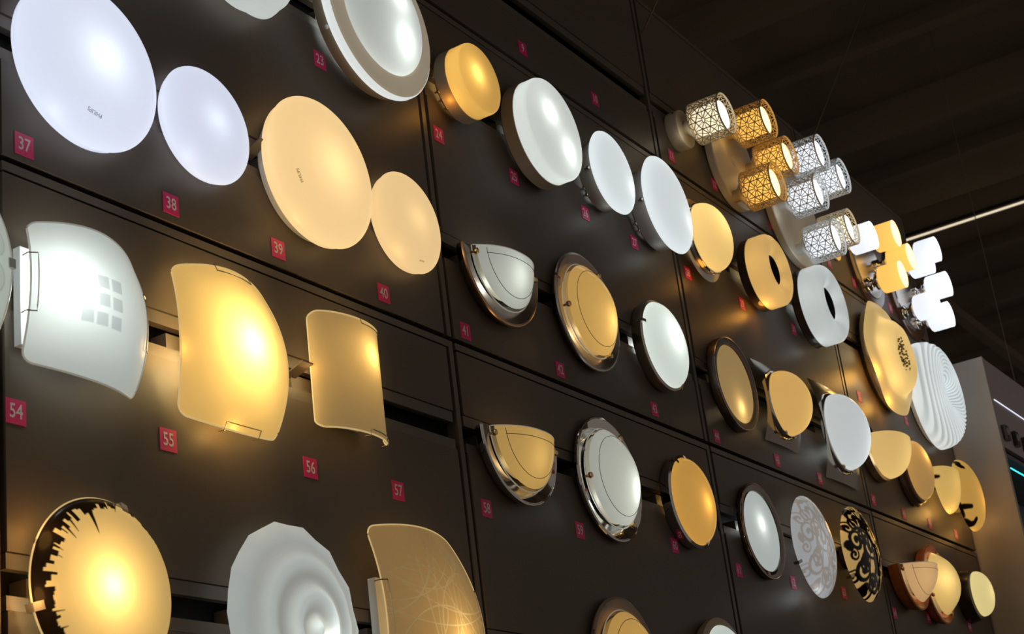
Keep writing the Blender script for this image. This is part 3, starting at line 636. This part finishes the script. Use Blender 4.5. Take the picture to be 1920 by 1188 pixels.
t = lamp('skyline_light', 'round yellow glass light with black city skyline printed around its rim', 1.866, 2.2015, None, 'D')
rk = random.Random(5); SKY = []; a = 0.0
while a < 2*PI:
    wd = rk.uniform(.02, .075); left = .5-.5*math.cos(a-math.radians(-20)); SKY.append((a, a+wd, .004+(.005+.020*left)*rk.random()*(.35+.65*left)+.004*left)); a += wd
def skyline(A, B, X, Z):
    th = np.mod(np.arctan2(Z, X), 2*PI); rho = np.hypot(X, Z); d = np.zeros_like(X)
    for a0, a1, hgt in SKY: d = np.where((th >= a0) & (th < a1), hgt, d)
    v = cover((.148-d)-rho, .0014)
    spires = [(108, .060, .012), (128, .040, .006), (135, .044, .007), (152, .034, .003), (158, .036, .003), (225, .034, .005), (232, .040, .004), (200, .035, .004), (212, .030, .006), (80, .022, .004)]
    S = [[(.148*math.cos(math.radians(q)), .148*math.sin(math.radians(q)), b), ((.148-L*.45)*math.cos(math.radians(q+2)), (.148-L*.45)*math.sin(math.radians(q+2)), b*.35), ((.148-L)*math.cos(math.radians(q+4)), (.148-L)*math.sin(math.radians(q+4)), .0006)] for q, L, b in spires]
    return np.maximum(v, cover(strokes_sdf(X, Z, S), .0014))
MB().grid(polar(.148, .022, .037, 2.0), 720, 90, skyline).build('glass_disc', frosted('skyline_glass', (.92, .74, .40), glow((1., .66, .24), .36), (.02, .013, .008), glow((0, 0, 0), 0), gloss=.05), t, auto=False)
ring_tube(.1485, .021, .0018, 96).build('glass_edge', MATS['warm_glass_edge'], t)
MB().lathe([(.04, 0), (.10, 0), (.10, .02), (.04, .02)], 40).build('base', WHITEP, t)
for a in (196, 72): clip(t, math.radians(a), .147, .022, GREYP, .014, .012)
bulb(t, -.012, .032, .0, .27, (1, .75, .34), .018); added_spill(t, .148, .16, (1, .5, .12), 150, .04); added_spill(t, .148, .22, (1, .5, .12), 190, .04)

t = lamp('rippled_light', 'white faceted glass light with concentric ripples', 2.328, 2.192, None, None); MOUNTS.append((2.328, 2.2015))
def rip(A, B):
    th = A*PI; u = (B+1)/2; N = 14
    seg = np.mod(th, 2*PI/N)-PI/N; poly = math.cos(PI/N)/np.cos(seg)
    rr = .184*u*(1+(poly-1)*u**3)
    k = np.hypot(rr*np.cos(th)-.012*(1-u), rr*np.sin(th)+.02*(1-u))
    fac = np.abs(np.mod(th*N/(2*PI), 1)-.5)*2
    hh = .03+.045*(1-u**2.4)+.0075*np.cos(k/.184*20.5)*np.clip(1.15-u, 0, 1)+.003*(fac-.5)*u**4
    return rr*np.cos(th), hh, rr*np.sin(th)
def rings(A, B, X, Z):  # shade of the ripple troughs put into the glass colour
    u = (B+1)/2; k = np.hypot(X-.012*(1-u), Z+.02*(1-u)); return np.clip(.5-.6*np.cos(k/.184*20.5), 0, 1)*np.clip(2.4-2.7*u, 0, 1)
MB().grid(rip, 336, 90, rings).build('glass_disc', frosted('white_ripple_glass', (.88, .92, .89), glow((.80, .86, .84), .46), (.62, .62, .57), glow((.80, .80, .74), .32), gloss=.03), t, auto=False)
MB().lathe([(.04, 0), (.11, 0), (.11, .028), (.04, .028)], 40).build('base', WHITEP, t)
bulb(t, .045, .055, -.05, .12, NEUT, .025)

t = lamp('curved_plate_light', 'amber curved glass light with crossing etched arcs beside the bottom edge', 2.7224, 2.2074, 'curved glass plate lights', None); MOUNTS.append((2.7224, 2.2015))
fD = barrel(.1481, .1979, .1339, .0638, .029, .0483, .0212)
rq = random.Random(21)
def arc(cx, cz, r, a0, a1, w=.0011): return [(cx+r*math.cos(a0+(a1-a0)*i/24), cz+r*math.sin(a0+(a1-a0)*i/24), w) for i in range(25)]
ARCS = [arc(-.20, .20, .19, -1.5, .2, .0016), arc(-.16, .30, .26, -1.9, -.6), arc(.05, .33, .30, -2.6, -1.0, .0015), arc(-.05, .24, .17, -2.7, -.3), arc(.30, .1, .36, 2.2, 3.5, .0017), arc(.25, .02, .28, 2.0, 3.7), arc(.2, .05, .16, 1.9, 3.9),
        arc(-.3, -.05, .4, -.3, .75), arc(-.25, .0, .42, -.4, .5, .0015), arc(-.3, .0, .33, -.5, .7), arc(0, -.12, .16, .3, 2.9, .0014), arc(-.05, -.08, .2, .1, 2.8), arc(.1, .0, .12, .2, 3.3, .0016), arc(-.1, .04, .1, -1.0, 1.4), arc(-.12, -.1, .21, .5, 1.8), arc(.18, .12, .1, 2.2, 4.6), arc(-.02, .42, .42, -2.1, -1.1), arc(-.3, .1, .36, -.9, .2)]
MB().grid(fD, 230, 250, printed(ARCS, .0016)).build('glass_plate', frosted('amber_etched_glass', (.62, .45, .22), glow((1., .62, .24), .21), (1.0, .95, .72), glow((1., .62, .24), .13), gloss=.05), t, auto=False)
rim_of(fD).build('glass_edge', MATS['warm_glass_edge'], t)
MB().box(-.125, .08, 0, .018, -.10, .10).build('base', WHITEP, t, smooth=False)
wire_clip(t, fD, 'L', .05, .36); wire_clip(t, fD, 'R', .1, .36)
bulb(t, .05, .055, -.03, .17, (1, .70, .30), .02)

t = lamp('curved_plate_light', 'pale green white curved glass light with round spots cut off by the left edge', 1.523, 2.690, 'curved glass plate lights', None); MOUNTS.append((1.52, 2.687))
fL = barrel(.128, .128, .13, .13, .03, .03, .018)
def spots(A, B, X, Z):
    v = np.zeros_like(X)
    for cx in (-.08, -.02, .04, .10):
        for cz in (-.09, -.03, .03, .09):
            d = np.hypot(X-cx, Z-cz); v = np.maximum(v, cover(abs(d-.024)-.002, .002)); v = np.maximum(v, .4*cover(d-.024, .002))
    return v
MB().grid(fL, 120, 120, spots).build('glass_plate', frosted('pale_green_spot_glass', (.80, .86, .78), glow((.80, .88, .78), .34), (.6, .66, .6), glow((.8, .88, .8), .26)), t, auto=False)
rim_of(fL).build('glass_edge', EDGE, t); MB().box(-.08, .08, 0, .016, -.09, .09).build('base', WHITEP, t, smooth=False)
MB().box(.134, .147, .035, .055, -.004, .012).build('clip', WHITEP, t, smooth=False)
bulb(t, 0, .04, 0, .12, NEUT, .02)

# ---- top row: spot lamps with cup shades
RC, LH0, LH1 = .070, .078, .190
def lattice_mesh(mat):
    m = MB(); ncol = 8; cw = 2*PI*RC/ncol; rows = 3; rh = (LH1-LH0-.008)/2.5
    def pt(u, v, k): a = u/RC; r = RC+k; return (r*math.cos(a), -(LH0+.004+v), r*math.sin(a))
    def bar(u0, v0, u1, v1, w=.0016):
        v0c, v1c = max(0, min(.104, v0)), max(0, min(.104, v1))
        if abs(v1-v0) > 1e-9:
            u0, u1 = u0+(u1-u0)*(v0c-v0)/(v1-v0), u1+(u1-u0)*(v1c-v1)/(v1-v0)
        elif not 0 <= v0 <= .104: return
        v0, v1 = v0c, v1c; L = math.hypot(u1-u0, v1-v0)
        if L < .002: return
        nx, nv = -(v1-v0)/L*w, (u1-u0)/L*w
        q = [(u0+nx, v0+nv), (u1+nx, v1+nv), (u1-nx, v1-nv), (u0-nx, v0-nv)]
        m.add([pt(a, b, .0006) for a, b in q]+[pt(a, b, -.0006) for a, b in q], [(0, 1, 2, 3), (7, 6, 5, 4), (0, 4, 5, 1), (1, 5, 6, 2), (2, 6, 7, 3), (3, 7, 4, 0)])
    for j in range(-1, 4):
        for i in range(ncol):
            cu_, cv = (i+.5*(j % 2))*cw, (j+.25)*rh
            inner = [(cu_+.0085*math.cos(a), cv+.0045*math.sin(a)) for a in [k*PI/3+PI/6 for k in range(6)]]
            outer = [(cu_+cw*.58*math.cos(a), cv+rh*.66*math.sin(a)) for a in [k*PI/3+PI/6 for k in range(6)]]
            for k in range(6):
                bar(*inner[k], *inner[(k+1) % 6], .001); bar(*inner[k], *outer[k])
                if k < 3: bar(*outer[k], *outer[(k+1) % 6])
                mx = ((outer[k][0]+outer[(k+1) % 6][0])/2, (outer[k][1]+outer[(k+1) % 6][1])/2)
                bar(mx[0], mx[1], (inner[k][0]+inner[(k+1) % 6][0])/2, (inner[k][1]+inner[(k+1) % 6][1])/2, .001)
    return m
LAT = {}
def put(me_key, builder, name, mat, parent, x, z):
    if me_key not in LAT:
        o = builder().build(name, mat, parent, smooth=False); LAT[me_key] = o.data
    else:
        o = bpy.data.objects.new(name, LAT[me_key]); COL.objects.link(o); o.parent = parent
    o.location = (x, 0, z); return o
def cup_lattice(t, x, z, key, lat, inner, col, P):
    put('neck'+key, lambda: MB().lathe([(.022, .028), (.022, .05), (.036, .06), (.036, .078), (.012, .078)], 32), 'neck', lat, t, x, z).data.shade_smooth()
    put('lat'+key, lambda: lattice_mesh(lat), 'lattice_shade', lat, t, x, z)
    def rims():
        m = MB().lathe([(RC-.001, LH1-.004), (RC+.001, LH1-.004), (RC+.001, LH1+.002), (RC-.001, LH1+.002), (RC-.001, LH1-.004)], 48); return m
    put('rim'+key, rims, 'shade_rim', lat, t, x, z)
    put('bak'+key, lambda: MB().lathe([(.034, LH0+.001), (RC, LH0+.001), (RC+.001, LH0+.005), (RC-.001, LH0+.005)], 48), 'shade_back', lat, t, x, z)
    g = put('in'+key, lambda: MB().lathe([(.044, LH0+.012), (.047, LH0+.02), (.047, LH1-.012)], 48), 'inner_glass', inner[0], t, x, z); g.data.shade_smooth()
    put('cap'+key, lambda: MB().lathe([(.047, LH1-.014), (.03, LH1-.012), (0, LH1-.012)], 48), 'glowing_end', inner[1], t, x, z)
    bulb(t, x, LH1+.012, z, P*.3, col, .02); bulb(t, x-.055, .066, z-.05, P*.16, col, .02)  # the second light is added behind the cup to brighten the base
LAT_W = principled('cream_lattice_metal', (.62, .55, .42), .45); LAT_C = principled('white_lattice_metal', (.66, .66, .64), .45)
IN_AMB = (frosted('amber_inner_glass', (.9, .66, .25), glow((1., .58, .12), .95)), emitter('amber_end_glow', (1., .80, .40), 1.8))
IN_WHT = (frosted('white_inner_glass', (.9, .93, .95), glow((.88, .93, 1.0), .9)), emitter('white_end_glow', (.95, .97, 1.0), 1.5))
IN_CRM = (frosted('cream_inner_glass', (.95, .88, .7), glow((1., .88, .66), .9)), emitter('cream_end_glow', (1., .94, .78), 1.6))
def disc_base(t, r, d, mat): MB().lathe([(0, 0), (r*.97, 0), (r, .004), (r, d-.003), (r*.985, d), (0, d)], 96).build('base', mat, t)
def at(px, py, h): return onwall(px, py, h)
x0, z0 = at(1362, 212, .19)
t = lamp('lattice_spot', 'single cream lattice cup spot light at the top of the wall', x0, z0, 'lattice cup spot lights', None); MOUNTS.append((x0, 4.05))
disc_base(t, .066, .042, IVORY); cup_lattice(t, 0, 0, 'crm', LAT_W, IN_CRM, (1, .9, .7), .05); knob(t, 2.4, .064, .018, DARKB, .7, 'screw')
X0, Z0 = 4.900, 4.025
t = lamp('lattice_spot', 'amber three cup lattice spot light on a round beige base', X0, Z0, 'lattice cup spot lights', None); MOUNTS.append((X0, 4.05))
disc_base(t, .176, .03, IVORY); MB().lathe([(.022, .03), (.022, .036), (.018, .038), (0, .038)], 32).build('screw_cap', IVORY, t)
for px, py in ((1441, 222), (1481, 290), (1458, 340)): x, z = at(px, py, .19); cup_lattice(t, x-X0, z-Z0, 'amb', principled('amber_lit_lattice_metal', (.60, .46, .27), .45), IN_AMB, AMBER, .05)
X0, Z0 = 5.410, 4.010
t = lamp('lattice_spot', 'white five cup lattice spot light on a large round beige base', X0, Z0, 'lattice cup spot lights', None); MOUNTS.append((X0, 4.05))
disc_base(t, .228, .03, IVORY)
for k, (px, py) in enumerate(((1541, 285), (1581, 329), (1539, 358), (1572, 443), (1597, 424))):
    x, z = at(px, py, .19)
    if k == 4: cup_lattice(t, x-X0, z-Z0, 'crm', LAT_W, IN_CRM, (1, .9, .7), .05)
    else: cup_lattice(t, x-X0, z-Z0, 'wht', LAT_C, IN_WHT, COOL, .05)
def cup_plain(t, x, z, key, glass, end, col, P):
    put('sock'+key, lambda: MB().lathe([(.012, .01), (.03, .012), (.03, .03), (.018, .034), (.018, .05), (.034, .056), (.034, .074), (.01, .076)], 36), 'socket', CHROME, t, x, z).data.shade_smooth()
    put('pl'+key, lambda: MB().lathe([(.03, .076), (.050, .077), (.0555, .082), (.0565, .10), (.0565, .168)], 48), 'glass_cup', glass, t, x, z).data.shade_smooth()
    put('pe'+key, lambda: MB().lathe([(.0555, .167), (.05, .162), (0, .160)], 48), 'glowing_end', end, t, x, z)
    bulb(t, x, .182, z, P*.2, col, .02)
GP_W = frosted('white_cup_glass', (.9, .92, .95), glow((.90, .94, 1.0), .78)); GP_A = frosted('amber_cup_glass', (.95, .72, .3), glow((1., .60, .15), .82))
DB = principled('dark_brown_lacquer', (.10, .045, .022), .15, 0, .6)
x0, z0 = at(1637, 440, .168)
t = lamp('cup_spot', 'single white glass cup spot light between lattice cups and amber cups', x0, z0, 'plain glass cup spot lights', None); MOUNTS.append((x0, 4.05))
disc_base(t, .055, .01, CHROME); cup_plain(t, 0, 0, 'w', GP_W, IN_WHT[1], COOL, .05)
def cup_group(label, X0, Z0, r, pxs, key, glass, end, col):
    t = lamp('cup_spot', label, X0, Z0, 'plain glass cup spot lights', None); MOUNTS.append((X0, 4.05))
    MB().lathe([(0, 0), (r, 0), (r*1.0, .012), (r*.93, .014), (r*.80, .014)], 96).build('wooden_rim', DB, t)
    MB().lathe([(r*.80, .014), (r*.78, .018), (0, .018)], 96).build('mirror_plate', principled('mirror_plate', (.6, .56, .53), .22, 1), t)
    for px, py in pxs: x, z = at(px, py, .168); cup_plain(t, x-X0, z-Z0, key, glass, end, col, .04)
cup_group('amber three cup spot light on a mirrored round base', 6.205, 4.025, .19, ((1680, 437), (1708, 480), (1693, 513)), 'a', GP_A, IN_AMB[1], AMBER)
cup_group('white five cup spot light on a mirrored round base, farthest in the top row', 6.68, 4.03, .215, ((1757, 466), (1745, 488), (1778, 531), (1757, 567), (1782, 588)), 'w', GP_W, IN_WHT[1], COOL)

build_panels()

# ---- number stickers
ONES = 'zero one two three four five six seven eight nine ten eleven twelve thirteen fourteen fifteen sixteen'.split()
def words(n): return ONES[n] if n < 17 else {2: 'twenty', 3: 'thirty', 4: 'forty', 5: 'fifty', 6: 'sixty'}[n//10]+('-'+ONES[n % 10] if n % 10 else '')
def sticker(n, px, py):
    X, Z = onwall(px, py, 0); t = thing('number_sticker', f'magenta square sticker printed with the number {words(n)}', 'sticker', X, Z, 'number stickers')
    s = .0205
    MB().box(-s, s, .0002, .0012, -s, s).build('paper', PINK, t, smooth=False)
    text_on(t, str(n), .034, lambda u, v: (u, -.0016, v), INK, 'digits', .82)
for n, px, py in ((23, 599, 113), (24, 822, 253), (25, 963, 332), (26, 1097, 400), (27, 1189, 455), (28, 1289, 512), (29, 1391, 570), (30, 1488, 617), (31, 1611, 743), (32, 1699, 789), (37, 44.5, 272.5), (38, 320, 383), (39, 521, 467), (40, 719, 550),
                  (41, 872.5, 621), (42, 1050, 693), (43, 1227, 767), (44, 1343.5, 818), (45, 1457, 863), (46, 1537, 897), (47, 1637.5, 937), (48, 1694.5, 963), (49, 1743.5, 982), (50, 1792, 1001), (54, 29, 772), (55, 315, 825), (56, 581.5, 877), (57, 746, 920), (58, 912, 953),
                  (59, 1087, 994), (60, 1265, 1023), (61, 1385, 1069), (62, 1487, 1092), (63, 1582, 1111), (64, 1677.5, 1149), (65, 1740.5, 1157), (66, 1817.5, 1173), (9, 979.5, 91), (10, 1115, 186), (11, 1258.5, 292), (12, 1339, 346), (13, 1446.5, 421), (14, 1554, 492), (15, 1601, 530), (16, 1669, 577)):
    sticker(n, px, py)

# ---- partition and lit shelving beyond the end of the wall
CX, CY = 6.945, 1.70
t = tag(bpy.data.objects.new('display_cabinet', None), 'white sided display cabinet with lit shelves beyond the dark wall', 'cabinet'); COL.objects.link(t); t.location = (CX, CY, 0)
PW = principled('white_partition_paint', (.50, .44, .39), .6, var=.05, vscale=4); PBK = principled('mauve_grey_board', (.16, .135, .15), .6)
def cbox(x0, x1, y0, y1, z0, z1, name, mat): m = MB().box(x0, x1, -y1, -y0, z0, z1); return m.build(name, mat, t, smooth=False)
cbox(0, .03, 0, .26, 0, 3.74, 'side_panel', PW); cbox(.031, 3.0, 0, .02, 3.335, 3.735, 'fascia', principled('mauve_fascia', (.50, .42, .45), .55)); cbox(.031, 3.0, .24, .26, 0, 3.73, 'back_panel', PBK)
cbox(.031, 3.0, .021, .239, 3.70, 3.73, 'top_panel', PW); cbox(.031, 3.0, .0, .239, 3.29, 3.309, 'shelf', PBK); cbox(.031, 3.0, .0, .239, 2.75, 2.77, 'shelf', PBK)
m = MB().box(.04, 3.0, .0005, .003, 3.5485, 3.5515); m.build('white_led_strip', emitter('white_led', (.8, .84, 1.0), 1.2), t, smooth=False)
m = MB().box(.04, 3.0, .0005, .004, 3.239, 3.244); m.build('cyan_led_strip', emitter('cyan_led', (.05, .85, .9), 1.5), t, smooth=False)
for k in range(4):
    b = thing('speaker_box', ['first', 'second', 'third', 'fourth'][k]+' small dark box from the white side panel on the cabinet fascia', 'box', CX+.075+k*.15, 3.37, 'small dark boxes on the cabinet fascia', CY)
    MB().box(-.026, .026, .0005, .018, 0, .065).build('case', DARKB, b, smooth=False); MB().lathe([(.018, .019), (.014, .021), (0, .020)], 24, cz=.038).build('front_disc', GREYP, b)

# ---- hanging wires and the ceiling light
def ceil_at(px, py, z=CEIL_Z): d = ray(px, py); k = (z-CAM_Z)/d.z; return Vector((d.x*k, d.y*k, z))
WM = principled('steel_wire', (.3, .26, .22), .4, .6)
def wire(a, b, r, label):
    m = MB().tube([a, b], r, 6); o = m.build('suspension_wire', WM, None); return tag(o, label, 'wire', 'suspension wires')
xw, zw = onwall(1526, 262); wire((xw, WALL_Y+.03, 4.46), ceil_at(1640, -40, CEIL_Z-.37), .004, 'slanting thin wire running up from the wall top behind the lattice cups')
xw, zw = onwall(1203, 62); x2, z2 = onwall(1259, -60, .25); wire((xw, WALL_Y-.004, zw), (x2, WALL_Y-.25, z2), .003, 'short thin wire rising from the panel seam at the top edge')
a = ceil_at(1744, 60); wire(a, (a.x, a.y, 4.6), .003, 'faint upright wire hanging from the ceiling on the right')
t = tag(bpy.data.objects.new('ceiling_tube_light', None), 'long twin tube ceiling light at the upper right', 'light'); COL.objects.link(t); t.location = (13.5, 0, CEIL_Z-.27)
MB().box(-.05, .05, -3.7, 6, .05, .08).build('housing', BACK, t, smooth=False)
for dx in (-.06, .06): MB().tube([(dx, 3.7, .02), (dx, -6, .02)], .010, 8).build('tube', emitter('dim_warm_tube', (1., .86, .62), .8), t)
